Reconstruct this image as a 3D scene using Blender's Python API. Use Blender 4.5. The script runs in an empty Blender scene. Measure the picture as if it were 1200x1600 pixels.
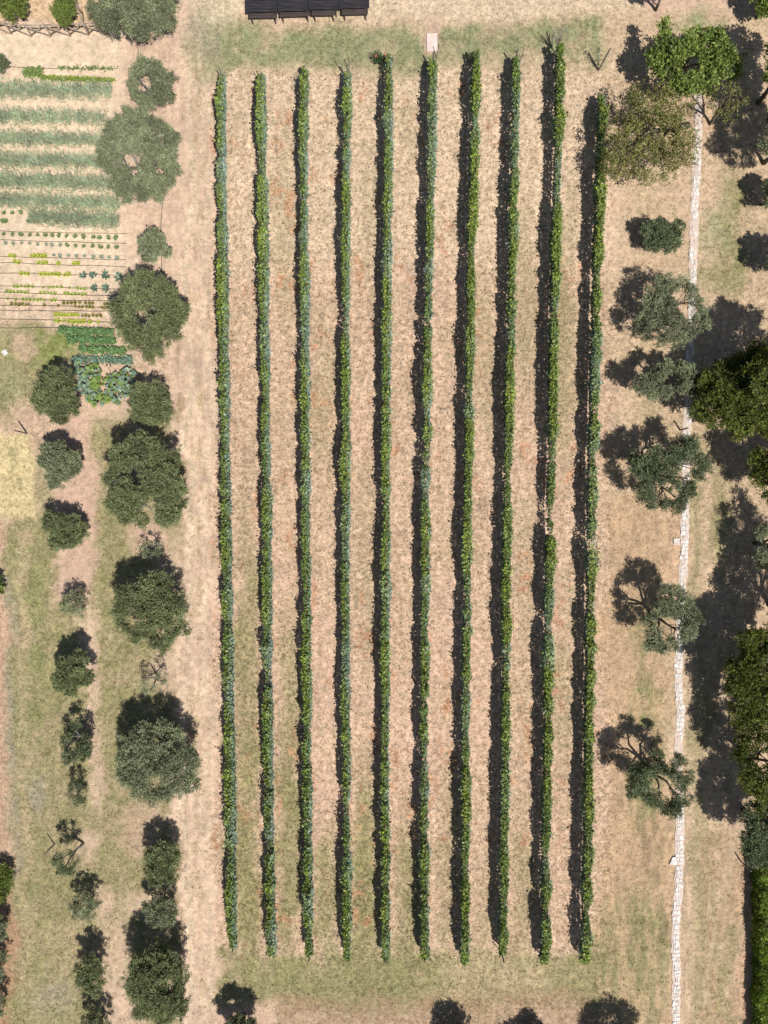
import bpy, math, random
import numpy as np
from mathutils import Vector, Matrix

S = bpy.context.scene
COL = S.collection
random.seed(7)
RNG = np.random.default_rng(11)

# ------------------------------------------------------------------ camera, sky, sun, exposure
H = 44.0            # height of the drone above the field
PPM = 25.0          # photograph pixels per metre on the ground
cam_d = bpy.data.cameras.new('camera'); cam = bpy.data.objects.new('camera', cam_d); COL.objects.link(cam)
cam.location = (0, 0, H); cam.rotation_euler = (0, 0, 0)
cam_d.sensor_fit = 'VERTICAL'; cam_d.angle_y = 2*math.atan(32.0/H)
cam_d.clip_end = 3000; cam_d.clip_start = 0.5
S.camera = cam
SUN_TO = Vector((0.35, -0.51, 1.0)).normalized()
ELEV = math.asin(SUN_TO.z); AZ = math.atan2(SUN_TO.x, SUN_TO.y)
W = bpy.data.worlds.new('World'); S.world = W; W.use_nodes = True
wn = W.node_tree.nodes; bg = wn['Background']
sky = wn.new('ShaderNodeTexSky'); sky.sky_type = 'NISHITA'; sky.sun_disc = False
sky.sun_elevation = ELEV; sky.sun_rotation = AZ
W.node_tree.links.new(sky.outputs[0], bg.inputs[0]); bg.inputs[1].default_value = 0.065
sd = bpy.data.lights.new('sun', 'SUN'); sd.energy = 5.0; sd.angle = math.radians(0.5); sd.color = (1.0, 0.965, 0.925)
so = bpy.data.objects.new('sun', sd); COL.objects.link(so); so.location = (20, -30, 60)
so.rotation_euler = SUN_TO.to_track_quat('Z', 'Y').to_euler()
S.view_settings.view_transform = 'Standard'; S.view_settings.look = 'None'
S.view_settings.exposure = 0.12; S.view_settings.gamma = 1.0

# ------------------------------------------------------------------ helpers
def P(px, py, h=0.0):
    k = (H-h)/H/PPM
    return ((px-600)*k, (800-py)*k)

def lin(c):
    c = np.asarray(c, dtype=float)/255.0
    return np.where(c <= .04045, c/12.92, ((c+.055)/1.055)**2.4)

def tag(o, label=None, cat=None, group=None, kind=None):
    if label: o['label'] = label
    if cat: o['category'] = cat
    if group: o['group'] = group
    if kind: o['kind'] = kind
    return o

def empty(name, loc, rz=0.0):
    o = bpy.data.objects.new(name, None); COL.objects.link(o)
    o.location = loc; o.rotation_euler = (0, 0, rz); o.empty_display_size = .3
    return o

def link(name, me, mat, parent=None):
    o = bpy.data.objects.new(name, me); COL.objects.link(o)
    if mat and not me.materials: me.materials.append(mat)
    if parent: o.parent = parent
    return o

def mesh_np(name, verts, faces_n, k, col=None, smooth=False):
    """faces_n: index array (F,k)"""
    me = bpy.data.meshes.new(name)
    nv = len(verts); nf = len(faces_n)
    me.vertices.add(nv); me.vertices.foreach_set('co', np.asarray(verts, dtype=np.float32).ravel())
    me.loops.add(nf*k); me.loops.foreach_set('vertex_index', np.asarray(faces_n, dtype=np.int32).ravel())
    me.polygons.add(nf); me.polygons.foreach_set('loop_start', np.arange(0, nf*k, k, dtype=np.int32))
    if smooth: me.polygons.foreach_set('use_smooth', np.ones(nf, dtype=bool))
    me.update(calc_edges=True)
    if col is not None:
        a = me.color_attributes.new('tint', 'FLOAT_COLOR', 'POINT')
        c = np.ones((nv, 4), dtype=np.float32); c[:, :3] = col
        a.data.foreach_set('color', c.ravel())
    return me

class MB:
    def __init__(s): s.v = []; s.f = []
    def tube(s, pts, rads, n=6):
        pts = [Vector(p) for p in pts]; b0 = len(s.v)
        for i, p in enumerate(pts):
            d = (pts[min(i+1, len(pts)-1)]-pts[max(i-1, 0)])
            if d.length < 1e-6: d = Vector((0, 0, 1))
            q = d.to_track_quat('Z', 'Y')
            for j in range(n):
                a = 2*math.pi*j/n
                s.v.append(p+q @ Vector((math.cos(a)*rads[i], math.sin(a)*rads[i], 0)))
        for i in range(len(pts)-1):
            for j in range(n):
                a = b0+i*n+j; b = b0+i*n+(j+1) % n
                s.f.append((a, b, b+n, a+n))
        s.f.append(tuple(b0+j for j in range(n))[::-1]); e = b0+(len(pts)-1)*n
        s.f.append(tuple(e+j for j in range(n)))
        return s
    def box(s, c, size, rz=0.0, bev=0.0):
        x, y, z = [q/2 for q in size]; b0 = len(s.v); R = Matrix.Rotation(rz, 3, 'Z'); c = Vector(c)
        b = min(bev, x*.5, y*.5)
        ring = [(-x+b, -y), (x-b, -y), (x, -y+b), (x, y-b), (x-b, y), (-x+b, y), (-x, y-b), (-x, -y+b)] if b else [(-x, -y), (x, -y), (x, y), (-x, y)]
        n = len(ring)
        for zz in (-z, z):
            for q in ring: s.v.append(c+R @ Vector((q[0], q[1], zz)))
        s.f.append(tuple(b0+i for i in range(n))[::-1]); s.f.append(tuple(b0+n+i for i in range(n)))
        for i in range(n):
            j = (i+1) % n; s.f.append((b0+i, b0+j, b0+n+j, b0+n+i))
        return s
    def build(s, name, mat, parent=None, smooth=False):
        me = bpy.data.meshes.new(name); me.from_pydata([tuple(v) for v in s.v], [], s.f)
        if smooth:
            for p in me.polygons: p.use_smooth = True
        me.update()
        return link(name, me, mat, parent)

# numpy value noise ------------------------------------------------
def vnoise(x, y, scale, seed):
    g = np.random.default_rng(seed).random((257, 257))
    u = x/scale+1000.37; v = y/scale+1000.71
    iu = np.floor(u).astype(int); iv = np.floor(v).astype(int)
    fu = u-iu; fv = v-iv; fu = fu*fu*(3-2*fu); fv = fv*fv*(3-2*fv)
    a = g[iu % 256, iv % 256]; b = g[(iu+1) % 256, iv % 256]; c = g[iu % 256, (iv+1) % 256]; d = g[(iu+1) % 256, (iv+1) % 256]
    return (a*(1-fu)+b*fu)*(1-fv)+(c*(1-fu)+d*fu)*fv
def fbm(x, y, scale, seed, oct=4):
    t = 0; a = 1; s = 0
    for i in range(oct):
        t = t+a*vnoise(x, y, scale/2**i, seed+i*17); s += a; a *= .55
    return t/s

# ------------------------------------------------------------------ materials
def mat_new(name):
    m = bpy.data.materials.new(name); m.use_nodes = True
    nt = m.node_tree; return m, nt.nodes, nt.links, nt.nodes['Principled BSDF']

def mat_leaf(name, rough=.55, trans=.25, spec=.3):
    m, N, L, B = mat_new(name)
    at = N.new('ShaderNodeAttribute'); at.attribute_name = 'tint'
    L.new(at.outputs['Color'], B.inputs['Base Color'])
    B.inputs['Roughness'].default_value = rough
    B.inputs['Specular IOR Level'].default_value = spec
    tr = N.new('ShaderNodeBsdfTranslucent')
    mx = N.new('ShaderNodeMix'); mx.data_type = 'RGBA'; mx.blend_type = 'MULTIPLY'; mx.inputs[0].default_value = 1
    L.new(at.outputs['Color'], mx.inputs[6]); mx.inputs[7].default_value = (1.15, 1.1, .5, 1)
    L.new(mx.outputs[2], tr.inputs['Color'])
    ms = N.new('ShaderNodeMixShader'); ms.inputs[0].default_value = trans
    L.new(B.outputs[0], ms.inputs[1]); L.new(tr.outputs[0], ms.inputs[2])
    L.new(ms.outputs[0], N['Material Output'].inputs['Surface'])
    return m

def mat_noise(name, c1, c2, scale=8, rough=.8, bump=.3, stretch=(1, 1, 1), metal=0, spec=.3):
    m, N, L, B = mat_new(name)
    tc = N.new('ShaderNodeTexCoord'); mp = N.new('ShaderNodeMapping'); mp.inputs['Scale'].default_value = stretch
    L.new(tc.outputs['Object'], mp.inputs[0])
    nz = N.new('ShaderNodeTexNoise'); nz.inputs['Scale'].default_value = scale; nz.inputs['Detail'].default_value = 8
    L.new(mp.outputs[0], nz.inputs['Vector'])
    cr = N.new('ShaderNodeValToRGB'); cr.color_ramp.elements[0].position = .32; cr.color_ramp.elements[1].position = .68
    cr.color_ramp.elements[0].color = (*c1, 1); cr.color_ramp.elements[1].color = (*c2, 1)
    L.new(nz.outputs['Fac'], cr.inputs[0]); L.new(cr.outputs[0], B.inputs['Base Color'])
    bp = N.new('ShaderNodeBump'); bp.inputs['Strength'].default_value = bump; bp.inputs['Distance'].default_value = .02
    L.new(nz.outputs['Fac'], bp.inputs['Height']); L.new(bp.outputs[0], B.inputs['Normal'])
    B.inputs['Roughness'].default_value = rough; B.inputs['Metallic'].default_value = metal
    B.inputs['Specular IOR Level'].default_value = spec
    return m

M_OLIVE = mat_leaf('olive_leaves', .6, .15, .18)
M_BROAD = mat_leaf('broad_leaves', .5, .3, .3)
M_VINE = mat_leaf('vine_leaves', .55, .25, .25)
M_VEG = mat_leaf('vegetable_leaves', .5, .25, .3)
M_GRASS = mat_leaf('grass_blades', .8, .2, .1)
M_BARK = mat_noise('olive_bark', (.13, .115, .10), (.33, .30, .27), 9, .9, .6, (1, 1, .4))
M_DBARK = mat_noise('dark_bark', (.06, .05, .04), (.16, .13, .10), 9, .9, .6, (1, 1, .4))
M_POST = mat_noise('weathered_post', (.10, .085, .07), (.24, .21, .18), 14, .9, .5, (1, 1, .3))
M_POLE = mat_noise('chestnut_pole', (.20, .15, .11), (.42, .34, .27), 14, .85, .5, (1, 1, .3))
M_WIRE = mat_noise('galvanised_wire', (.25, .25, .25), (.4, .4, .4), 20, .5, 0, (1, 1, 1), .6)
M_HOSE = mat_noise('dark_hose', (.06, .05, .045), (.12, .10, .08), 12, .7, .1)
M_BLACKWOOD = mat_noise('dark_stained_wood', (.012, .011, .012), (.05, .044, .045), 5, .42, .25, (.3, 4, 4), 0, .5)
M_BENCH = mat_noise('bench_stained_wood', (.03, .024, .022), (.085, .065, .06), 5, .6, .25, (.3, 4, 4))
M_STONE = mat_noise('pale_flagstone', (.42, .37, .32), (.76, .73, .68), 6, .9, .6)
M_SLAB = mat_noise('pink_concrete_slab', (.55, .44, .38), (.68, .56, .49), 6, .85, .2)
M_PETAL = mat_noise('rose_petals', (.42, .10, .10), (.6, .2, .18), 20, .6, .2)

# ------------------------------------------------------------------ the ground sheet
def axis(lo, hi, step, far):
    c = list(np.arange(lo, hi+1e-6, step)); g = step
    a = []; x = hi
    while x < far: g *= 1.5; x += g; a.append(x)
    g = step; b = []; x = lo
    while x > -far: g *= 1.5; x -= g; b.append(x)
    return np.array(b[::-1]+c+a)
gx = axis(-26, 26, .085, 600); gy = axis(-34, 34, .085, 600)
X, Y = np.meshgrid(gx, gy, indexing='ij')

KAL = .70     # display colour -> surface colour
def C(r, g, b): return lin((r, g, b))*KAL
STRAW = C(218, 189, 164); PINK = C(219, 186, 164); TRACK = C(227, 197, 173); SAND = C(238, 214, 186)
PALE = C(231, 209, 181); OLIVE = C(164, 156, 114); GREEN = C(150, 151, 104); GREYG = C(158, 160, 122)
BROWN = C(176, 150, 122); RUST = C(196, 148, 116); LIME = C(140, 152, 84); DRY = C(207, 184, 150)
GREY = C(176, 164, 146)

def smooth(v, a, b):
    t = np.clip((v-a)/(b-a), 0, 1); return t*t*(3-2*t)

def ground_maps(X, Y):
    px = X*PPM+600; py = 800-Y*PPM
    n1 = fbm(px, py, 60, 1); n2 = fbm(px, py, 22, 9); n3 = fbm(px, py, 160, 21, 3); nf = fbm(px, py, 7, 33, 2)
    ns = fbm(px, py*.18, 7, 55, 3)          # streaks along the rows
    wx = px+(n1-.5)*46+(nf-.5)*10; wy = py+(fbm(px, py, 60, 77)-.5)*46+(n2-.5)*16
    col = np.empty(X.shape+(3,)); col[:] = STRAW
    spk = np.full(X.shape, .8); g = np.zeros(X.shape)                    # how much green grass stands here
    def lay(c, m, grass=None, sp=0.0):
        nonlocal col, g, spk
        m = np.clip(m*(1+sp*(n2-.5)*4), 0, 1)
        col = col*(1-m[..., None])+c*m[..., None]
        if grass is not None: g = g*(1-m)+grass*m
        tgt = .35 if (c is PINK or c is SAND or c is TRACK) else .75
        spk = spk*(1-m)+tgt*m
    def rect(x0, x1, y0, y1, s=14):
        return smooth(wx, x0-s, x0+s)*(1-smooth(wx, x1-s, x1+s))*smooth(wy, y0-s, y0+s)*(1-smooth(wy, y1-s, y1+s))
    def ell(cx, cy, rx, ry, s=.35):
        d = np.sqrt(((wx-cx)/rx)**2+((wy-cy)/ry)**2); return 1-smooth(d, 1-s, 1+s)
    # whole-field tints
    lay(PINK, smooth(n3, .45, .62)*.6)
    lay(DRY, smooth(n1, .5, .75)*.35)
    lay(PALE, rect(330, 960, 100, 420, 60)*.55)
    # sandy track beside the first row
    lay(TRACK, rect(262, 338, -400, 2200, 12)*.95)
    lay(PALE, rect(289, 300, -400, 1600, 4)*.7)
    lay(PALE, rect(318, 328, -400, 1600, 4)*.5)
    lay(BROWN, rect(268, 283, 520, 1900, 6)*smooth(n2, .45, .62)*.7, .25)
    lay(DRY, rect(302, 316, 100, 1600, 5)*smooth(n2, .46, .6)*.8, .2)
    # inter-row greens low down the field
    for (cx, cy, rx, ry, a) in [(385, 1150, 22, 330, .6), (385, 1400, 24, 120, .7), (450, 1330, 22, 190, .7), (450, 1080, 20, 120, .45), (512, 1400, 22, 110, .6),
                                (575, 1380, 24, 170, .75), (635, 1420, 22, 120, .65), (700, 1350, 20, 150, .35), (760, 1430, 20, 80, .3), (820, 1400, 20, 120, .4),
                                (510, 620, 20, 140, .25), (390, 980, 18, 90, .4), (820, 480, 20, 140, .35), (884, 520, 20, 190, .45), (760, 560, 18, 120, .3), (575, 330, 18, 140, .2),
                                (450, 380, 18, 160, .2), (640, 190, 22, 60, .2), (885, 1050, 18, 160, .25), (575, 880, 20, 160, .2), (820, 900, 20, 160, .2)]:
        lay(OLIVE, ell(cx, cy, rx, ry, .6)*min(1, a*1.25)*(.55+n2), .7)
    # reddish patches of fallen leaves
    rr = smooth(fbm(px, py*.6, 26, 91, 3), .62, .76)*rect(335, 960, 130, 1450, 10)
    lay(RUST, rr*.75*smooth(nf, .42, .62))
    # headland grass above the rows
    lay(DRY, rect(300, 960, 25, 120, 22)*.5, .2)
    lay(GREYG, rect(330, 700, 45, 108, 16)*.9, .9, .5)
    lay(GREYG, rect(690, 950, 35, 98, 18)*.85, .9, .6)
    lay(GREYG, ell(330, 40, 34, 60, .6)*.7, .7, .6)
    lay(GREYG, ell(330, 90, 26, 50, .6)*.4, .5, .6)
    lay(PINK, ell(672, 50, 14, 34, .5)*.9, 0)
    lay(PALE, rect(300, 1000, -60, 28, 16)*.75, .1)
    lay(PALE, ell(660, 130, 60, 14, .6)*.4)
    # garden soil
    lay(SAND, rect(-300, 205, 46, 505, 9)*.95, 0)
    lay(C(226, 196, 158), rect(-300, 200, -300, 40, 7)*.8, 0)
    lay(TRACK, rect(190, 285, 60, 520, 12)*.8, 0)
    lay(C(214, 186, 160), rect(-300, 170, 460, 500, 8)*.5)
    lay(GREY, ell(310, 45, 26, 40, .6)*.4, .3)
    # grass below the garden
    lay(GREEN, ell(65, 545, 75, 34, .45)*.95, .9, .5)
    lay(LIME, ell(100, 545, 40, 30, .5)*.85, .9, .5)
    lay(PINK, ell(40, 540, 18, 13, .4)*.8, 0)
    lay(OLIVE, ell(15, 600, 62, 62, .5)*.9, .8)
    lay(GREYG, ell(20, 605, 30, 40, .5)*.5, .8)
    lay(TRACK, ell(175, 655, 90, 26, .5)*.7, .1)
    # orchard floor on the left
    lay(OLIVE, rect(8, 275, 800, 2200, 14)*.92, .85, .3)
    lay(OLIVE, rect(145, 275, 650, 900, 12)*.8, .7, .3)
    lay(GREEN, rect(20, 75, 830, 1500, 16)*smooth(n1, .4, .6)*.6, .9, .6)
    lay(PINK, rect(88, 146, 640, 945, 8)*.95, .02)
    lay(PINK, rect(30, 75, 640, 700, 12)*.6, .1)
    lay(PINK, ell(232, 840, 34, 30, .5)*.85, .05)
    lay(PINK, ell(225, 1060, 40, 24, .5)*.2, .3)
    for (cx, cy, rx, ry) in [(146, 1000, 14, 60), (146, 1060, 12, 60), (150, 1160, 14, 50), (146, 1235, 10, 34), (138, 1320, 16, 26), (158, 1410, 14, 26), (180, 1510, 28, 90),
                             (225, 1295, 38, 40), (222, 1405, 32, 22), (262, 880, 24, 40), (262, 1050, 26, 30), (195, 1590, 30, 40), (280, 1560, 14, 40)]:
        lay(TRACK, ell(cx, cy, rx, ry, .55)*.75, .1)
    lay(BROWN, ell(215, 1300, 34, 34, .6)*.5, .2)
    lay(DRY, rect(30, 45, 820, 1500, 8)*.5, .5)
    lay(GREY, ell(55, 1240, 14, 34, .6)*.6, .3, .6)
    lay(GREY, rect(8, 24, 900, 1500, 8)*.5, .3, .6)
    lay(DRY, ell(120, 1470, 60, 26, .6)*.5, .5)
    lay(GREY, ell(85, 1560, 34, 30, .6)*.5, .3, .5)
    lay(C(226, 206, 158), rect(-60, 52, 684, 802, 8)*.95, .25)
    lay(OLIVE, ell(22, 735, 12, 50, .6)*smooth(n2, .4, .6)*.8, .8)
    lay(OLIVE, ell(70, 760, 18, 70, .6)*.7, .6)
    lay(C(203, 170, 144), rect(-300, 7, 820, 2200, 5)*.9, .05)
    lay(C(186, 148, 118), rect(-300, 22, 1400, 2200, 8)*.8, .05)
    # headland below the rows
    lay(OLIVE, rect(335, 1000, 1492, 1572, 14)*.95, .9, .4)
    lay(GREEN, rect(340, 640, 1505, 1560, 12)*smooth(n1, .35, .6)*.6, .9, .4)
    lay(OLIVE, rect(420, 660, 1505, 1560, 16)*.5, .85)
    lay(BROWN, rect(430, 1000, 1556, 2200, 14)*.7, .25, .6)
    lay(DRY, rect(700, 860, 1500, 1560, 20)*.5, .3, .6)
    # right hand orchard
    lay(DRY, rect(955, 1500, 20, 2200, 16)*.5, .3)
    lay(C(204, 172, 138), rect(945, 1045, 780, 1500, 12)*.6, .2)
    lay(OLIVE, rect(990, 1042, 940, 1600, 12)*smooth(n1, .30, .55)*.85, .7, .3)
    lay(BROWN, rect(990, 1035, 1290, 1480, 12)*.6, .3, .5)
    lay(OLIVE, ell(1000, 1440, 40, 50, .6)*.9, .8, .4)
    lay(OLIVE, ell(975, 1520, 60, 60, .6)*.6, .7, .5)
    lay(DRY, rect(1036, 1048, 1000, 2200, 5)*.8, .1)
    lay(C(218, 180, 146), rect(1036, 1054, 1300, 2200, 4)*.5, .1)
    lay(BROWN, rect(1085, 1160, 1300, 2200, 14)*smooth(ns, .42, .6)*.8, .4)
    lay(OLIVE, rect(1080, 1100, 760, 2200, 8)*.5, .6)
    lay(OLIVE, rect(1110, 1120, 1280, 2200, 5)*.4, .6)
    lay(OLIVE, rect(930, 1040, 1470, 1580, 20)*.6, .7, .4)
    lay(OLIVE, rect(1132, 1146, 1440, 2200, 6)*.6, .7, .3)
    lay(OLIVE, ell(1148, 410, 20, 60, .6)*.95, .9, .4)
    lay(OLIVE, ell(1148, 300, 26, 50, .6)*.7, .8, .6)
    lay(OLIVE, ell(1120, 440, 36, 26, .6)*.7, .7)
    lay(GREYG, ell(1120, 360, 26, 40, .6)*.5, .5, .6)
    lay(GREYG, ell(1090, 40, 46, 30, .6)*.6, .7, .6)
    lay(OLIVE, ell(1130, 820, 16, 70, .6)*.8, .7)
    lay(OLIVE, ell(1100, 700, 20, 30, .6)*.4, .4)
    lay(OLIVE, ell(1010, 640, 24, 30, .6)*.4, .4)
    lay(OLIVE, ell(1100, 1120, 14, 50, .6)*.6, .5)
    lay(DRY, ell(1016, 320, 30, 20, .5)*.6, .4)
    lay(C(222, 190, 160), rect(1062, 1108, 120, 240, 8)*.7, .05)
    lay(C(218, 180, 148), ell(1060, 860, 16, 80, .6)*.6, .05)
    lay(C(208, 172, 142), rect(1155, 1185, 1330, 2200, 5)*.7, .1)
    lay(C(198, 168, 136), rect(945, 1046, 700, 1600, 10)*smooth(ns, .45, .62)*.6, .3)
    # mower / tractor streaks
    inrow = rect(335, 955, 120, 1500, 8)
    right = rect(945, 1170, 780, 2200, 10)
    k = 1+(ns-.5)*(.20+.12*inrow+.36*right+.3*rect(265, 335, -400, 2200, 8))+(n2-.5)*.16+(nf-.5)*.34+(n3-.5)*.16
    col = np.clip(col*k[..., None], .01, .9)
    spk = np.clip(spk*(.75+.5*n1)+.35*inrow-.15*right, 0, 1)
    return col, np.clip(g, 0, 1), inrow, spk

colG, grassG, inrowG, speckG = ground_maps(X, Y)
inside = (np.abs(X) < 27) & (np.abs(Y) < 35)
Z = np.where(inside, (fbm(X*25, Y*25, 9, 5, 2)-.5)*.05+(fbm(X*25, Y*25, 40, 6, 2)-.5)*.05, 0)-.02
nx, ny = X.shape
idx = np.arange(nx*ny).reshape(nx, ny)
F = np.stack([idx[:-1, :-1], idx[1:, :-1], idx[1:, 1:], idx[:-1, 1:]], -1).reshape(-1, 4)
gm, N, L, B = mat_new('dry_field_soil')
at = N.new('ShaderNodeAttribute'); at.attribute_name = 'tint'
tc = N.new('ShaderNodeTexCoord')
def nnode(scale, detail, rough=.6, st=(1, 1, 1)):
    mp = N.new('ShaderNodeMapping'); mp.inputs['Scale'].default_value = st; L.new(tc.outputs['Object'], mp.inputs[0])
    n = N.new('ShaderNodeTexNoise'); n.inputs['Scale'].default_value = scale; n.inputs['Detail'].default_value = detail; n.inputs['Roughness'].default_value = rough
    L.new(mp.outputs[0], n.inputs['Vector']); return n.outputs['Fac']
def ramp(fac, stops):
    r = N.new('ShaderNodeValToRGB'); e = r.color_ramp.elements
    e[0].position = stops[0][0]; e[0].color = (*stops[0][1], 1); e[1].position = stops[-1][0]; e[1].color = (*stops[-1][1], 1)
    for p, c in stops[1:-1]: q = e.new(p); q.color = (*c, 1)
    L.new(fac, r.inputs[0]); return r.outputs[0]
def mult(a, b, f=1.0):
    m = N.new('ShaderNodeMix'); m.data_type = 'RGBA'; m.blend_type = 'MULTIPLY'
    if isinstance(f, (int, float)): m.inputs[0].default_value = f
    else: L.new(f, m.inputs[0])
    L.new(a, m.inputs[6]); L.new(b, m.inputs[7]); return m.outputs[2]
sa = N.new('ShaderNodeAttribute'); sa.attribute_name = 'speck'; SPK = sa.outputs['Fac']
f1 = nnode(3.6, 7, .78); f2 = nnode(8, 3, .72); f3 = nnode(2.2, 4, .6)
c = mult(at.outputs['Color'], ramp(f1, [(.34, (.46, .43, .38)), (.5, (1, .98, .97)), (.64, (1.34, 1.32, 1.29))]), SPK)
c = mult(c, ramp(f2, [(.33, (.30, .31, .26)), (.44, (.96, .96, .95)), (.7, (1.14, 1.14, 1.12))]), SPK)
c = mult(c, ramp(f3, [(.35, (.9, .92, .88)), (.65, (1.08, 1.05, 1.04))]), 1.0)
L.new(c, B.inputs['Base Color']); B.inputs['Roughness'].default_value = .95; B.inputs['Specular IOR Level'].default_value = .1
bp = N.new('ShaderNodeBump'); bp.inputs['Strength'].default_value = .75; bp.inputs['Distance'].default_value = .05
L.new(f2, bp.inputs['Height']); L.new(bp.outputs[0], B.inputs['Normal'])
gme = mesh_np('ground', np.stack([X, Y, Z], -1).reshape(-1, 3), F, 4, colG.reshape(-1, 3), True)
at_ = gme.attributes.new('speck', 'FLOAT', 'POINT'); at_.data.foreach_set('value', speckG.ravel().astype(np.float32))
tag(link('ground', gme, gm), kind='structure')

# ------------------------------------------------------------------ leaf clouds
def unit(v): return v/np.maximum(np.linalg.norm(v, axis=-1, keepdims=True), 1e-6)

def leaf_mesh(name, pos, dirs, ln, wd, col, fold=.0, nrm=None):
    """one rhombic leaf per row of pos; dirs = leaf axis; ln, wd arrays"""
    n = len(pos); d = unit(dirs)
    r = unit(RNG.normal(size=(n, 3))) if nrm is None else unit(nrm)
    s = unit(np.cross(d, r)); ln = np.broadcast_to(ln, (n,))[:, None]; wd = np.broadcast_to(wd, (n,))[:, None]
    up = unit(np.cross(s, d))
    v = np.empty((n, 4, 3))
    v[:, 0] = pos; v[:, 1] = pos+d*ln*.45+s*wd*.5; v[:, 2] = pos+d*ln-up*ln*.12; v[:, 3] = pos+d*ln*.45-s*wd*.5
    f = np.arange(n*4).reshape(n, 4)
    return mesh_np(name, v.reshape(-1, 3), f, 4, np.repeat(col, 4, axis=0))

def tint(base, n, var=.22, hue=None, hv=.0):
    c = np.asarray(base)[None, :]*(1+RNG.normal(0, var, (n, 1)))
    if hue is not None:
        t = np.clip(RNG.random((n, 1))**2*hv*2, 0, 1); c = c*(1-t)+np.asarray(hue)[None]*t*(1+RNG.normal(0, var, (n, 1)))
    return np.clip(c, .008, .7)

KINDS = dict(
    olive=dict(base=(.150, .178, .070), hue=(.31, .33, .19), hv=.38, ln=.135, wd=.036, dens=92, sp=.30, lr=.58, mat='o'),
    olive_grey=dict(base=(.178, .205, .100), hue=(.36, .38, .26), hv=.42, ln=.13, wd=.035, dens=90, sp=.30, lr=.56, mat='o'),
    olive_dark=dict(base=(.112, .140, .062), hue=(.26, .29, .18), hv=.34, ln=.135, wd=.038, dens=92, sp=.30, lr=.52, mat='o'),
    broad=dict(base=(.12, .185, .042), hue=(.33, .37, .09), hv=.45, ln=.19, wd=.10, dens=44, sp=.34, lr=.46, mat='b'),
    walnut=dict(base=(.062, .092, .022), hue=(.40, .40, .07), hv=.30, ln=.19, wd=.05, dens=84, sp=.34, lr=.62, mat='b'),
    sparse=dict(base=(.165, .185, .055), hue=(.34, .30, .10), hv=.42, ln=.13, wd=.06, dens=42, sp=.34, lr=.55, mat='b'),
    shrub=dict(base=(.13, .18, .045), hue=(.28, .31, .06), hv=.4, ln=.13, wd=.07, dens=76, sp=.28, lr=.36, mat='b'),
)

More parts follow.
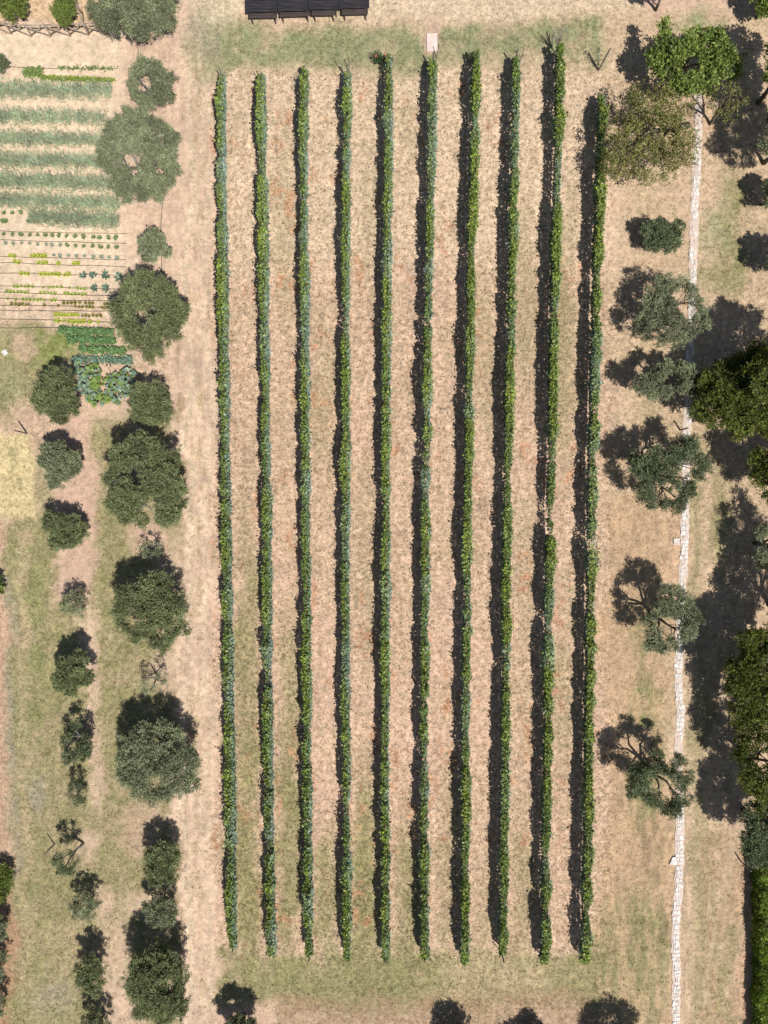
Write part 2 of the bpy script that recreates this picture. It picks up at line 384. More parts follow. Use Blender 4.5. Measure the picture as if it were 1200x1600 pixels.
def make_tree(label, px, py, rx, ry, h, kind='olive', dens=1.0, holes=(), group=None, name='olive_tree', cat='olive tree', lobes=.16, thick=.5, opn=None, base=None, limb=1.0, parts=('trunk', 'crown')):
    K = KINDS[kind]; k = (H-h)/H/PPM
    cx, cy = P(px, py, h); RX = rx*k; RY = ry*k
    bx, by = (cx, cy) if base is None else P(*base)
    root = empty(name, (bx, by, 0)); tag(root, label, cat, group)
    sc = math.sqrt(RX*RY)
    sp = K['sp']*(1 if sc > 1.6 else .78)
    ph = RNG.random(6)*6.28
    def rad(th):
        return 1+lobes*(.5*np.sin(2*th+ph[0])+.45*np.sin(3*th+ph[1])+.4*np.sin(5*th+ph[2])+.3*np.sin(8*th+ph[3]))
    hl = [(P(a, b, h), r*k) for (a, b, r) in holes]
    small = sc < 1.25
    lr0 = K['lr']*(.62 if sc < .85 else (.74 if small else 1.0))
    if opn is None: opn = .0 if dens >= 1.1 else .08
    # the crown is a set of leafy lobes on the limbs, with gaps between them
    lob = []; tries = 0; nl_t = int(1.5*RX*RY/lr0**2)+4
    while len(lob) < nl_t and tries < 1500:
        tries += 1
        u = math.sqrt(random.random()); th = random.random()*2*math.pi; R = float(rad(th))
        x = cx+u*R*math.cos(th)*max(RX-lr0*.75, .1); y = cy+u*R*math.sin(th)*max(RY-lr0*.75, .1)
        lr = lr0*random.uniform(.72, 1.2)
        if any((x-q[0])**2+(y-q[1])**2 < (r+lr*.62)**2 for q, r in hl): continue
        if any((x-q[0])**2+(y-q[1])**2 < (.95*lr0)**2 for q in lob): continue
        z = h*(1-thick*.25)+h*thick*.55*math.sqrt(max(0, 1-u*u*.95))+random.uniform(-.16, .16)*sc*.5
        lob.append((x, y, z, lr))
    nd = int(len(lob)*opn); random.shuffle(lob); lob = lob[nd:] if nd else lob
    pts = []; ltn = []
    for (lx, ly, lz, lr) in lob:
        lt = random.gauss(1, .13)
        m_ = max(5, int(5.2*lr*lr/sp**2*min(1.15, .5+.5*dens)))
        for _ in range(m_):
            v = Vector((random.gauss(0, 1), random.gauss(0, 1), random.gauss(.25, 1))).normalized()*lr*random.uniform(.45, .95)
            x, y, z = lx+v.x, ly+v.y, lz+v.z*.8
            if any((x-q[0])**2+(y-q[1])**2 < (r*.85+.08)**2 for q, r in hl): continue
            pts.append((x, y, max(z, h*.25))); ltn.append(lt)
    A = np.array(pts); nc = len(A)
    ltone = 1
    m = max(8, int(K['dens']*dens*(1 if not small else .72)))
    cr = sp*(.95 if not small else .72)
    A2 = np.repeat(A, m, axis=0); n = len(A2)
    # twigs: leaves of one cluster are gathered on a few sprays
    ntw = 9
    tw = unit(RNG.normal(size=(nc*ntw, 3))+np.array([0, 0, .35]))
    outw = unit(np.stack([A[:, 0]-cx, A[:, 1]-cy, A[:, 2]*0+.3], -1))
    tw = unit(tw+.55*np.repeat(outw, ntw, axis=0))
    ti = np.repeat(np.arange(nc), m)*ntw+RNG.integers(0, ntw, n)
    t = RNG.random((n, 1))**.7
    csz = np.repeat(RNG.uniform(.75, 1.25, (nc, 1)), m, axis=0)
    pos = A2+tw[ti]*t*cr*csz+RNG.normal(0, cr*.13, (n, 3))
    d = tw[ti]*.8+RNG.normal(0, .55, (n, 3))
    ctone = np.repeat((1+RNG.normal(0, .13, (nc, 1)))*np.array(ltn)[:, None], m, axis=0)
    col = tint(K['base'], n, .2, K['hue'], K['hv'])*ctone
    ln = K['ln']*RNG.uniform(.65, 1.3, n); wd = K['wd']*RNG.uniform(.7, 1.3, n)
    if sc < 1.0: ln *= .85; wd *= .85
    nr = RNG.normal(size=(n, 3))*.8+np.array([0, 0, 1.0])
    me = leaf_mesh('crown', pos-np.array([bx, by, 0]), d, ln, wd, col, nrm=nr)
    link('crown', me, M_OLIVE if K['mat'] == 'o' else M_BROAD, root)
    # trunk and limbs
    mb = MB(); tr = .038*sc*limb+.045; hs = h*.38
    def rel(p): return Vector((p[0]-bx, p[1]-by, p[2]))
    fork = Vector(((cx-bx)*.5+random.uniform(-.1, .1)*sc, (cy-by)*.5+random.uniform(-.1, .1)*sc, hs))
    mb.tube([(0, 0, -.08), (fork.x*.5+.03, fork.y*.5, hs*.5), fork], [tr*1.35, tr, tr*.85], 8)
    nl = 5 if sc > 1.2 else 3
    ang0 = random.random()*6.28
    ends = []
    for i in range(nl):
        a = ang0+i*2*math.pi/nl+random.uniform(-.3, .3)
        e = Vector((cx-bx+math.cos(a)*RX*.50, cy-by+math.sin(a)*RY*.50, h*(.95+random.uniform(-.1, .15))))
        mid = fork.lerp(e, .5)+Vector((random.uniform(-.12, .12)*sc, random.uniform(-.12, .12)*sc, .12*h))
        mb.tube([fork, fork.lerp(mid, .5)+Vector((random.uniform(-.06, .06), random.uniform(-.06, .06), .05)), mid, e], [tr*.7, tr*.6, tr*.48, tr*.25], 6)
        ends.append((mid, e))
    for p in pts:
        if random.random() < .22:
            q = rel(p); best = min((seg for seg in ends), key=lambda s: (s[1]-q).length)
            st = best[0].lerp(best[1], random.uniform(.2, 1.0))
            mdl = st.lerp(q, .5)+Vector((random.uniform(-.1, .1), random.uniform(-.1, .1), random.uniform(-.02, .12)))
            mb.tube([st, mdl, q], [tr*.22, tr*.15, tr*.06], 4)
    mb.build('trunk', M_DBARK if (K['mat'] == 'b' or px > 900) else M_BARK, root, True)
    return root

GL = 'olive trees beside the sandy track'; GS = 'young olive trees on the left orchard strip'; GR = 'olive trees along the stone path'; GW = 'tall broadleaf trees on the right edge'
T = make_tree
# --- big olives left of the sandy track, from the top of the photograph
T('dense grey-green olive tree at the end of the rustic pole fence', 212, 6, 64, 56, 2.0, 'olive_grey', 1.15, group=GL)
T('small airy olive tree with a see-through middle, below the fence end', 235, 130, 39, 38, 1.5, 'olive_grey', .75, [(228, 132, 13)], GL, lobes=.08)
T('large olive tree with a ragged outline at the ends of the leafy garden beds', 216, 245, 62, 76, 2.0, 'olive_grey', 1.15, [(206, 222, 3), (205, 256, 9), (214, 272, 5)], GL, lobes=.1)
T('small round olive bush alone between the two large olives beside the garden', 239, 388, 27, 26, 1.1, 'olive_grey', 1.1, (), GL)
T('large round olive tree with pale bare limbs in its hollow centre, beside the lettuce rows', 232, 492, 59, 63, 2.1, 'olive', 1.25, [(228, 500, 9), (240, 489, 7)], GL, lobes=.07)
T('medium olive tree touching the left side of the squash patch', 88, 612, 38, 42, 1.6, 'olive', 1.0, (), GS)
T('medium olive tree touching the right side of the squash patch', 233, 630, 32, 37, 1.4, 'olive', 1.0, (), GL)
T('small dark blue-green olive standing between the straw patch and the bare path', 92, 722, 33, 36, 1.3, 'olive_grey', 1.2, (), GS, lobes=.08)
T('large olive tree with open pink-soil centre, just below the squash patch olives', 229, 755, 68, 75, 2.7, 'olive', 1.2, [(216, 742, 10), (222, 760, 7), (236, 790, 7)], GL, lobes=.09)
T('small olive bush on the right edge of the bare path, below the blue-green one', 100, 828, 32, 34, 1.2, 'olive', 1.15, (), GS, lobes=.1)
T('thin see-through olive sapling squeezed between two large olives', 239, 862, 20, 20, 1.0, 'olive_grey', .45, (), GL)
T('large olive tree with a curved bare limb over a dark gap', 236, 955, 61, 60, 2.3, 'olive', 1.15, [(212, 966, 11), (250, 985, 5)], GL, lobes=.12)
T('pale thin olive sapling where the bare path fades into grass', 115, 942, 23, 24, 1.0, 'olive_grey', .6, (), GS)
T('compact bright olive with a tall dark shadow in the grassy strip', 112, 1052, 31, 34, 1.7, 'olive', 1.15, (), GS, lobes=.1)
T('wispy half-bare olive sapling above the largest lower olive', 240, 1066, 24, 24, 1.2, 'olive_grey', .42, [(238, 1058, 6)], GL)
T('small ragged olive with soil showing through, level with the largest lower olive', 118, 1162, 27, 32, 1.5, 'olive_dark', .7, [(117, 1160, 4)], GS)
T('largest lower olive tree with a broad dark shadow above it', 245, 1192, 64, 68, 2.3, 'olive_grey', 1.15, [(238, 1212, 5), (255, 1219, 5)], GL, lobes=.1)
T('very small scruffy olive above the leaning bare-stemmed one', 122, 1238, 18, 22, 1.0, 'olive_dark', .6, (), GS)
T('leaning little olive with bare forked stem, crown parted from its trunk', 103, 1347, 20, 21, 1.9, 'olive_dark', .75, [(108, 1342, 4)], GS, base=(130, 1317))
T('upright loose olive in the gap below the largest lower olive', 252, 1352, 28, 38, 1.5, 'olive', .75, (), GL)
T('small bluish olive below the leaning bare-stemmed one', 133, 1415, 24, 24, 1.2, 'olive_grey', .8, (), GS)
T('grey thin-leaved olive overlapping the shadow of the lowest large olive', 252, 1425, 30, 27, 1.3, 'olive_grey', .8, (), GL)
T('lowest large olive tree, dense and tall, with black shadow and two sunlit gaps', 248, 1540, 49, 60, 2.3, 'olive', 1.2, [(266, 1528, 4)], GL, lobes=.12)
T('small olive with a divided crown left of the lowest large olive', 141, 1525, 26, 30, 1.5, 'olive', .75, (), GS)
T('small olive cut off by the bottom edge of the photo, left strip', 150, 1604, 26, 22, 1.2, 'olive_dark', .9, (), GS)
GB = 'trees along the bottom edge'
T('dark young olive below the bottom of the first vine row', 375, 1612, 32, 30, 1.5, 'olive_dark', 1.1, (), GB)
T('dark olive at the bottom edge below the sixth vine row', 716, 1634, 32, 30, 1.3, 'olive_dark', .9, (), GB)
T('dark olive at the bottom edge between the eighth and ninth rows', 834, 1650, 36, 30, 1.2, 'olive_dark', 1.0, (), GB)
T('tree at the bottom edge casting a branching shadow below the tenth row', 988, 1676, 48, 50, 2.3, 'olive_dark', .95, (), GB)
# --- right hand orchard
T('low round olive bush left of the upper stone path', 1034, 367, 34, 28, 1.2, 'olive_dark', 1.1, (), GR, lobes=.08)
T('spreading olive over the path, uppermost of the big ones beside the tenth row', 1050, 488, 57, 56, 2.2, 'olive_grey', 1.0, [(1062, 482, 10), (1058, 468, 6), (1073, 492, 6), (1020, 515, 3)], GR, lobes=.22, limb=1.2, opn=.06)
T('olive in two clumps half in the shade of the yellow-green walnut', 1048, 600, 48, 36, 2.3, 'olive_grey', 1.0, [(1051, 592, 8), (1050, 612, 6)], GR, lobes=.2, limb=1.2, opn=.06)
T('open olive with dark curving limbs round bare gaps, beside the forked garden post', 1045, 737, 58, 62, 2.6, 'olive_dark', 1.05, [(1066, 728, 10), (1060, 745, 10), (1030, 765, 10), (1046, 772, 6), (1005, 700, 9)], GR, lobes=.2, limb=1.3, opn=.08)
T('olive over the path below the square stone cover, with a gap of bare limbs', 1043, 968, 49, 50, 2.6, 'olive_grey', 1.0, [(1038, 972, 8), (1050, 985, 7), (1005, 945, 12)], GR, lobes=.2, limb=1.3, opn=.08)
T('lowest olive on the stone path, ring-shaped crown round a bare centre', 1034, 1222, 52, 50, 2.5, 'olive_dark', 1.0, [(1028, 1224, 12), (1042, 1232, 9), (1012, 1190, 8), (1060, 1205, 5)], GR, lobes=.2, limb=1.3, opn=.08)
T('small dark tree cut off by the top edge left of the path', 1050, -32, 32, 22, 2.5, 'olive_dark', 1.0, (), name='broadleaf_tree', cat='tree', group='trees at the top right')
G2 = 'trees at the top right'
T('bright green broadleaf tree at the top end of the path', 1080, 92, 64, 56, 2.4, 'broad', 1.0, [(1058, 60, 4), (1098, 80, 5)], G2, name='broadleaf_tree', cat='tree', lobes=.26)
T('wide sparse olive-brown tree shading the top of the tenth vine row', 1018, 214, 76, 80, 2.5, 'sparse', .72, [(1068, 148, 10), (1000, 258, 5), (1078, 190, 8)], G2, name='broadleaf_tree', cat='tree', lobes=.14, base=(1075, 195), limb=1.1, opn=.2)
T('thin-crowned sparse tree right of the top of the path', 1138, 158, 34, 32, 2.4, 'sparse', .3, (), G2, name='broadleaf_tree', cat='tree', lobes=.2)
T('tree outside the upper right corner casting the tall dark shadow', 1250, 90, 56, 66, 4.4, 'broad', 1.1, (), G2, name='broadleaf_tree', cat='tree')
T('dark tree in the extreme top right corner', 1204, -2, 30, 24, 1.5, 'broad', 1.1, (), G2, name='broadleaf_tree', cat='tree')
T('tree outside the right edge shading the bank below the corner', 1252, 200, 54, 60, 4.0, 'olive_dark', 1.1, (), G2, name='broadleaf_tree', cat='tree')
T('small dark bush on the right edge above the green grass patch', 1212, 302, 26, 26, 1.6, 'olive_dark', 1.1, (), GW, name='bush', cat='bush')
T('dark olive on the right edge beside the green grass patch', 1226, 402, 28, 32, 2.0, 'olive_dark', 1.1, (), GW)
T('tall tree off the right edge casting the deepest shadow onto the path', 1258, 572, 80, 72, 5.0, 'walnut', .8, (), GW, name='walnut_tree', cat='tree')
T('large yellow-green walnut tree beside the two-clump olive', 1170, 615, 78, 74, 3.0, 'walnut', 1.15, (), GW, name='walnut_tree', cat='tree', lobes=.2, limb=.9)
T('tree off the right edge with ragged shadow below the big walnut', 1226, 732, 52, 50, 3.0, 'walnut', 1.2, (), GW, name='walnut_tree', cat='tree')
T('olive on the right edge with bare shaded limbs, level with the stone cover', 1216, 850, 46, 46, 2.6, 'olive_grey', 1.0, [(1206, 840, 8)], GW)
T('broad yellow-green tree with deep shadow left of it, beside the fourth path olive', 1202, 1060, 70, 80, 3.3, 'walnut', 1.2, (), GW, name='walnut_tree', cat='tree', lobes=.12, limb=.9)
T('tall tree off the right edge shading the ground above the broad yellow-green tree', 1262, 960, 66, 64, 4.0, 'walnut', .8, (), GW, name='walnut_tree', cat='tree')
T('yellow-green tree whose thin branches shade the grass above the lowest path olive', 1202, 1196, 56, 72, 3.3, 'walnut', .8, [(1190, 1180, 8)], GW, name='walnut_tree', cat='tree', limb=1.1)
T('dark green tree at the top end of the low hedge', 1204, 1300, 50, 58, 3.1, 'olive_dark', 1.35, (), GW, name='broadleaf_tree', cat='tree')
# --- corner shrubs
GC = 'shrubs behind the rustic fence'
T('bright yellow-green bush in the upper left corner behind the fence', 20, 4, 25, 26, 1.2, 'shrub', 1.2, (), GC, name='bush', cat='bush')
T('narrow bright green bush leaning over the fence rail', 99, 8, 18, 32, 1.2, 'shrub', 1.1, (), GC, name='bush', cat='bush')
T('small dark bush on the left edge above the first garden bed', -2, 98, 11, 15, .6, 'olive_dark', 1.2, (), GC, name='bush', cat='bush')
GE = 'shrubs on the left edge'
T('yellow-leaved shrub on the left edge near the leaning olive', 0, 1382, 20, 30, .7, 'shrub', .7, (), GE, name='bush', cat='bush')
T('little yellow shrub on the left edge level with the curved-limb olive', -4, 915, 9, 15, .7, 'shrub', 1.0, (), GE, name='bush', cat='bush')
for i, (py, lb) in enumerate([(1452, 'grey-green shrub on the left edge, highest of the bottom left three'), (1510, 'grey-green shrub on the left edge, middle of the bottom left three'), (1572, 'grey-green shrub on the left edge, lowest of the bottom left three')]):
    T(lb, -4, py, 16, 26, 1.0, 'olive_grey', 1.0, (), GE, name='bush', cat='bush')

# ------------------------------------------------------------------ vine rows
ROWS = [ # [(px,py) displayed axis], leaf top y, leaf bottom y
    ([(343, 112), (347, 400), (352, 800), (357, 1150), (361, 1480)], 'first vine row, beside the sandy track'),
    ([(406, 112), (411, 400), (416, 800), (418, 1150), (422, 1490)], 'second vine row from the sandy track'),
    ([(474, 103), (475, 400), (477, 800), (479, 1150), (482, 1492)], 'third vine row from the sandy track'),
    ([(542, 108), (540, 400), (540, 800), (540, 1150), (542, 1499)], 'fourth vine row from the sandy track, loose poles at its head'),
    ([(608, 92), (605, 400), (603, 800), (602, 1150), (602, 1498)], 'fifth vine row, with the red roses at its head'),
    ([(677, 90), (671, 400), (665, 800), (663, 1150), (664, 1496)], 'sixth vine row, ending below the pink slab'),
    ([(745, 86), (737, 400), (731, 800), (728, 1150), (728, 1504)], 'seventh vine row, with one red rose at its head'),
    ([(808, 86), (801, 400), (793, 800), (790, 1150), (787, 1490)], 'eighth vine row, with a bare gap before its bottom post'),
    ([(876, 76), (869, 400), (861, 800), (856, 1150), (853, 1503)], 'ninth vine row, with bare shoots spraying from its head'),
    ([(944, 146), (935, 400), (926, 800), (922, 1150), (917, 1503)], 'tenth vine row, beside the olives of the stone path'),
]
HV = 1.35
trunk_mb = MB(); trunk_mb.tube([(0, 0, -.05), (.03, .01, .3), (-.02, .02, .62), (.01, 0, .9)], [.04, .032, .028, .02], 6)
vine_trunk_me = None; post_me = None; big_post_me = None
def row_xy(axis_, t):  # t = displayed py
    ys = [a[1] for a in axis_]; xs = [a[0] for a in axis_]
    return np.interp(t, ys, xs)
for ri, (ax_, lb) in enumerate(ROWS):
    y0, y1 = ax_[0][1], ax_[-1][1]
    ox, oy = P(row_xy(ax_, 800), 800, HV)
    root = empty('vine_row', (ox, oy, 0)); tag(root, lb, 'vine row', 'vine rows of the field')
    k = (H-HV)/H/PPM
    Lm = (y1-y0)*k
    n = int(Lm*680)
    t = y0-4+RNG.random(n)*(y1-y0+14)
    # plant by plant modulation
    s1 = vnoise(t/25.0, t*0+ri*7.3, .55, 300+ri); s2 = vnoise(t/25.0, t*0+ri*3.1, 1.6, 400+ri); s3 = vnoise(t/25.0, t*0+ri*9.1, 6, 500+ri)
    keep = RNG.random(n) < np.clip(-.05+1.2*s1+.75*s2, .12, 1)
    if ri == 9: keep &= ~((np.abs(t-850) < 10) & (RNG.random(n) < .8)) & ~((np.abs(t-740) < 6) & (RNG.random(n) < .5))
    if ri in (3, 0, 8): keep &= ~((np.abs(t-(395+ri*40)) < 7) & (RNG.random(n) < .7))
    t = t[keep]; s1 = s1[keep]; s2 = s2[keep]; s3 = s3[keep]; n = len(t)
    fade = np.clip(np.minimum(t-y0+4, y1+10-t)/40, .0, 1)          # lower and narrower at both ends
    taper = .55+.45*fade
    if ri in (6, 8, 4): taper = np.where(t < 700, 1.0, taper)
    top = (1.10+.46*s1+.30*s2+.12*s3+(.12 if ri >= 5 else 0)*(t < 700))*taper
    halfw = (.045+.14*s1+.09*s2)*(.7+.3*taper)
    low = .58
    th = RNG.uniform(-math.pi*.5, math.pi*1.5, n)
    rr = .62+.38*np.sqrt(RNG.random(n)); sx = np.cos(th); sz = np.sin(th)
    sx = np.sign(sx)*np.abs(sx)**.6; sz = np.sign(sz)*np.abs(sz)**.7
    zc = (top+low)/2
    x = sx*halfw*rr; z = zc+sz*(top-low)/2*rr
    strag = RNG.random(n) < .10
    z = np.where(strag & (sz > .3), z+RNG.random(n)*.28, z); x = np.where(strag, x*1.55, x)
    bxs = row_xy(ax_, t)
    wx_ = (bxs-600)*k+x-ox+(vnoise(t/25.0, t*0, 2.0, 600+ri)-.5)*.10; wy_ = (800-t)*k-oy
    pos = np.stack([wx_, wy_, z], -1)
    outd = np.stack([sx, RNG.normal(0, .5, n), sz*.8+.2], -1)
    dirs = unit(outd)*.6+RNG.normal(0, .6, (n, 3))+np.array([0, 0, -.25])
    # young leaves on top are yellow-green, sprayed leaves of the sides blue-green
    hz = np.clip((z-low)/(top-low), 0, 1.1)
    yel = np.clip(smooth(hz, .62, .98)*(.35+.9*s2), 0, 1)[:, None]
    patch = vnoise(t/25.0, t*0+5, 2.2, 700+ri)
    blu = np.clip(1-smooth(hz, .5, 1.05)+smooth(patch, .66, .9)*.35+(.9 if ri < 6 else .5)*(sx > .2)*RNG.random(n), 0, 1)[:, None]*np.clip((.35 if ri < 6 else .15)+.75*patch+.35*RNG.normal(0, 1, n), 0, 1)[:, None]
    base = np.array([.085, .14, .045])[None]; Yc = np.array([.20, .255, .035]); Bc = np.array([.26, .335, .315])
    colr = base*(1-yel)+Yc*yel; colr = colr*(1-blu*.8)+Bc*blu*.8
    pale = (RNG.random((n, 1)) < .05)
    colr = np.where(pale, np.array([.30, .32, .12]), colr)
    colr = np.clip(colr*(1+RNG.normal(0, .34, (n, 1)))*(.8+.4*s1[:, None]), .012, .6)
    sizes = RNG.uniform(.09, .18, n)
    nr = np.stack([sx*.7, np.zeros(n), sz*.5+.7], -1)+RNG.normal(0, .45, (n, 3))
    link('foliage', leaf_mesh('foliage', pos, dirs, sizes, sizes*.85, colr, nrm=nr), M_VINE, root)
    # stems of the single vines, posts and wires
    tt = np.arange(y0+14, y1-10, 29.0)
    kg = 1/PPM
    def gpos(tq):  # ground point under the displayed axis
        xx = row_xy(ax_, tq); return ((xx-600)*k-ox, (800-tq)*k-oy)
    for j, tq in enumerate(tt):
        gxp, gyp = gpos(tq+random.uniform(-3, 3))
        if vine_trunk_me is None:
            o = trunk_mb.build('vine_stem', M_DBARK, root, True); vine_trunk_me = o.data
        else: o = link('vine_stem', vine_trunk_me, None, root)
        o.location = (gxp, gyp, 0); o.rotation_euler = (0, 0, random.random()*6)
    for j, tq in enumerate(np.arange(y0+60, y1-40, 145.0)):
        gxp, gyp = gpos(tq)
        if post_me is None:
            o = MB().tube([(0, 0, -.1), (0, 0, 1.5)], [.04, .036], 8).build('post', M_POST, root); post_me = o.data
        else: o = link('post', post_me, None, root)
        o.location = (gxp, gyp, 0)
    # end posts: leaning outwards
    TOPH = [1.1, .75, .85, 1.3, 1.1, 1.35, 1.1, 1.35, 1.2, 0][ri]
    if TOPH:
        g0 = gpos(y0+2); mb = MB().tube([(g0[0], g0[1], -.1), (g0[0]+.01, g0[1]+.28, TOPH+.25)], [.05, .045], 8)
        mb.build('end_post', M_POST, root)
    gb = gpos(y1+9); hh = [.75, .45, .9, .3, .7, .75, .65, 1.15, .3, .3][ri]
    MB().tube([(gb[0], gb[1], -.1), (gb[0], gb[1]-.12, hh+.35)], [.05, .045], 8).build('end_post', M_POST, root)
    for zz in (.7, 1.15):
        ps = [(*gpos(q), zz) for q in (y0+6, 400, 800, 1150, y1-8)]
        MB().tube(ps, [.004]*5, 4).build('wire', M_WIRE, root)

# bare shoots spraying out of the head of row nine, loose poles at other heads
def leafy_shoot(root, p0, p1, r, nl=20, col=(.10, .14, .07)):
    mid = (Vector(p0)+Vector(p1))/2+Vector((random.uniform(-.06, .06), random.uniform(-.06, .06), .05))
    MB().tube([p0, mid, p1], [r, r*.75, r*.4], 5).build('stem', M_POST, root, True)
def single_post(name, label, px, py, h, lean=(0, 0), group=None, r=.045, arms=(), cat='post', leaves=0):
    x, y = P(px, py); root = empty(name, (x, y, 0)); tag(root, label, cat, group)
    MB().tube([(0, 0, -.15), (lean[0]*.5, lean[1]*.5, h*.5), (lean[0], lean[1], h)], [r, r, r*.85], 8).build('pole', M_POST, root)
    for (p0, p1, rr) in arms: leafy_shoot(root, p0, p1, rr)
    if leaves:
        a = arms[-1]; n = leaves
        u = RNG.random((n, 1)); p0 = np.array(a[0]); p1 = np.array(a[1])
        pos = p0+(p1-p0)*u+RNG.normal(0, .09, (n, 3))
        link('foliage', leaf_mesh('foliage', pos, RNG.normal(size=(n, 3)), .12, .06, tint((.09, .13, .06), n)), M_VINE, root)
    return root
single_post('wooden_post', 'tall lone post with leafy side shoot above the tenth vine row', 935, 110, 2.0, (.1, .05), r=.05,
            arms=[((0, 0, 0), (-.25, .3, .9), .03), ((-.1, .12, .4), (-.45, .6, 1.3), .022)], leaves=70)
single_post('wooden_post', 'lone dark post beside the pale straw patch on the left', 42, 677, 1.5, r=.05)
single_post('wooden_post', 'short post beside the path above the open dark-limbed olive', 1063, 672, 1.15, r=.05)
single_post('wooden_post', 'lone post in the grass left of the leaning bare-stemmed olive', 85, 1319, 1.3, r=.04)
single_post('wooden_post', 'lone post near the top end of the low hedge', 1158, 1346, 1.2, r=.045)
x, y = P(868, 84)
root = empty('dry_vine', (x, y, 0)); tag(root, 'leafless vine with long grey shoots fanned out at the head of the ninth row', 'vine')
for i in range(9):
    a = math.radians(62+i*12+random.uniform(-4, 4)); l = random.uniform(.45, .8)
    MB().tube([(0, 0, .6), (math.cos(a)*l*.5, math.sin(a)*l*.5, 1.15), (math.cos(a)*l, math.sin(a)*l, 1.35+random.uniform(-.1, .25))], [.032, .026, .016], 5).build('shoot', M_POST, root, True)
MB().tube([(0, 0, -.05), (.02, 0, .62)], [.05, .035], 7).build('stem', M_POST, root, True)
# extra loose poles at row heads
for px, py, lb, a in [(537, 116, 'short loose pole leaning at the head of the fourth vine row', 125), (812, 98, 'short loose pole leaning at the head of the eighth vine row', 70), (682, 92, 'slim stake standing at the head of the sixth vine row', 75),
                      (553-8, 112, 'slim stake beside the end post of the fourth vine row', 80), (783, 1486, 'crossed stick at the bottom post of the eighth vine row', 150)]:
    r_ = math.radians(a); x, y = P(px, py)
    o = MB().tube([(0, 0, -.1), (math.cos(r_)*.3, math.sin(r_)*.3, .95)], [.03, .025], 6).build('stake', M_POST)
    o.location = (x, y, 0); tag(o, lb, 'stake', 'loose stakes at the row ends')

# rose bushes at the heads of rows
def rose(px, py, label, blooms):
    x, y = P(px, py, .7); root = empty('rose_bush', (x, y, 0)); tag(root, label, 'rose bush', 'rose bushes at the row heads')
    n = 260; d = unit(RNG.normal(size=(n, 3))); pos = d*.3*RNG.random((n, 1))**.4+np.array([0, 0, .6])
    link('foliage', leaf_mesh('foliage', pos, d, .10, .06, tint((.05, .10, .03), n)), M_VINE, root)
    MB().tube([(0, 0, -.05), (.02, 0, .35), (0, .03, .7)], [.02, .016, .01], 5).build('stem', M_DBARK, root, True)
    for i in range(blooms):
        m = 12; d = unit(RNG.normal(size=(m, 3))+np.array([0, 0, .5]))
        c = np.array([random.uniform(-.22, .22), random.uniform(-.2, .2), .85+random.random()*.1])
        v = leaf_mesh('bloom', c+d*.02, d, .07, .07, tint((.55, .07, .08), m, .15)); link('bloom', v, M_PETAL, root)
rose(606, 92, 'rose bush with pale red blooms at the head of the fifth vine row', 3)
rose(590, 87, 'small dark rose bush with one red bloom left of the fifth row head', 2)
rose(742, 88, 'rose bush with one pale red bloom at the head of the seventh vine row', 2)

# ------------------------------------------------------------------ low hedge, lower right
def hedge(px0, py0, px1, py1, h, label):
    x0, y0 = P(px0, py0); x1, y1 = P(px1, py1)
    root = empty('hedge', ((x0+x1)/2, (y0+y1)/2, 0)); tag(root, label, 'hedge')
    L_ = abs(y1-y0); Wd = abs(x1-x0); n = int((L_*Wd+L_*h)*900)
    u = RNG.random(n); topf = RNG.random(n) < Wd/(Wd+h)
    yy = (RNG.random(n)-.5)*L_
    nz = fbm(yy*25+900, yy*0, 22, 5, 3)
    xx = np.where(topf, (RNG.random(n)-.5)*Wd, -Wd/2+RNG.random(n)*.12)+(nz-.5)*.3
    zz = np.where(topf, h-RNG.random(n)*.15, RNG.random(n)*h)+(fbm(xx*25, yy*25, 14, 8, 2)-.5)*.7
    out = np.where(topf[:, None], np.array([0, 0, 1.0]), np.array([-1.0, 0, .2]))
    sp_ = RNG.random(n) < .08; zz = zz+sp_*RNG.random(n)*.2; xx = xx-(sp_ & ~topf)*RNG.random(n)*.2
    pos = np.stack([xx, yy, np.maximum(zz, .03)], -1)
    link('foliage', leaf_mesh('foliage', pos, out*.8+RNG.normal(0, .6, (n, 3)), RNG.uniform(.09, .17, n), RNG.uniform(.05, .09, n), tint((.13, .21, .035), n, .4, (.34, .42, .06), .5)*(.55+.9*vnoise(xx*25, yy*25, 9, 41))[:, None], nrm=out+RNG.normal(0, .5, (n, 3))), M_BROAD, root)
    for i in range(9):
        o = MB().tube([(0, 0, -.05), (.03, 0, h*.5), (0, .04, h*.8)], [.04, .03, .015], 6).build('stem', M_DBARK, root, True)
        o.location = (0, (i/8-.5)*L_*.94, 0)
hedge(1175, 1330, 1240, 1660, 1.2, 'low dense green hedge running down the lower right edge')

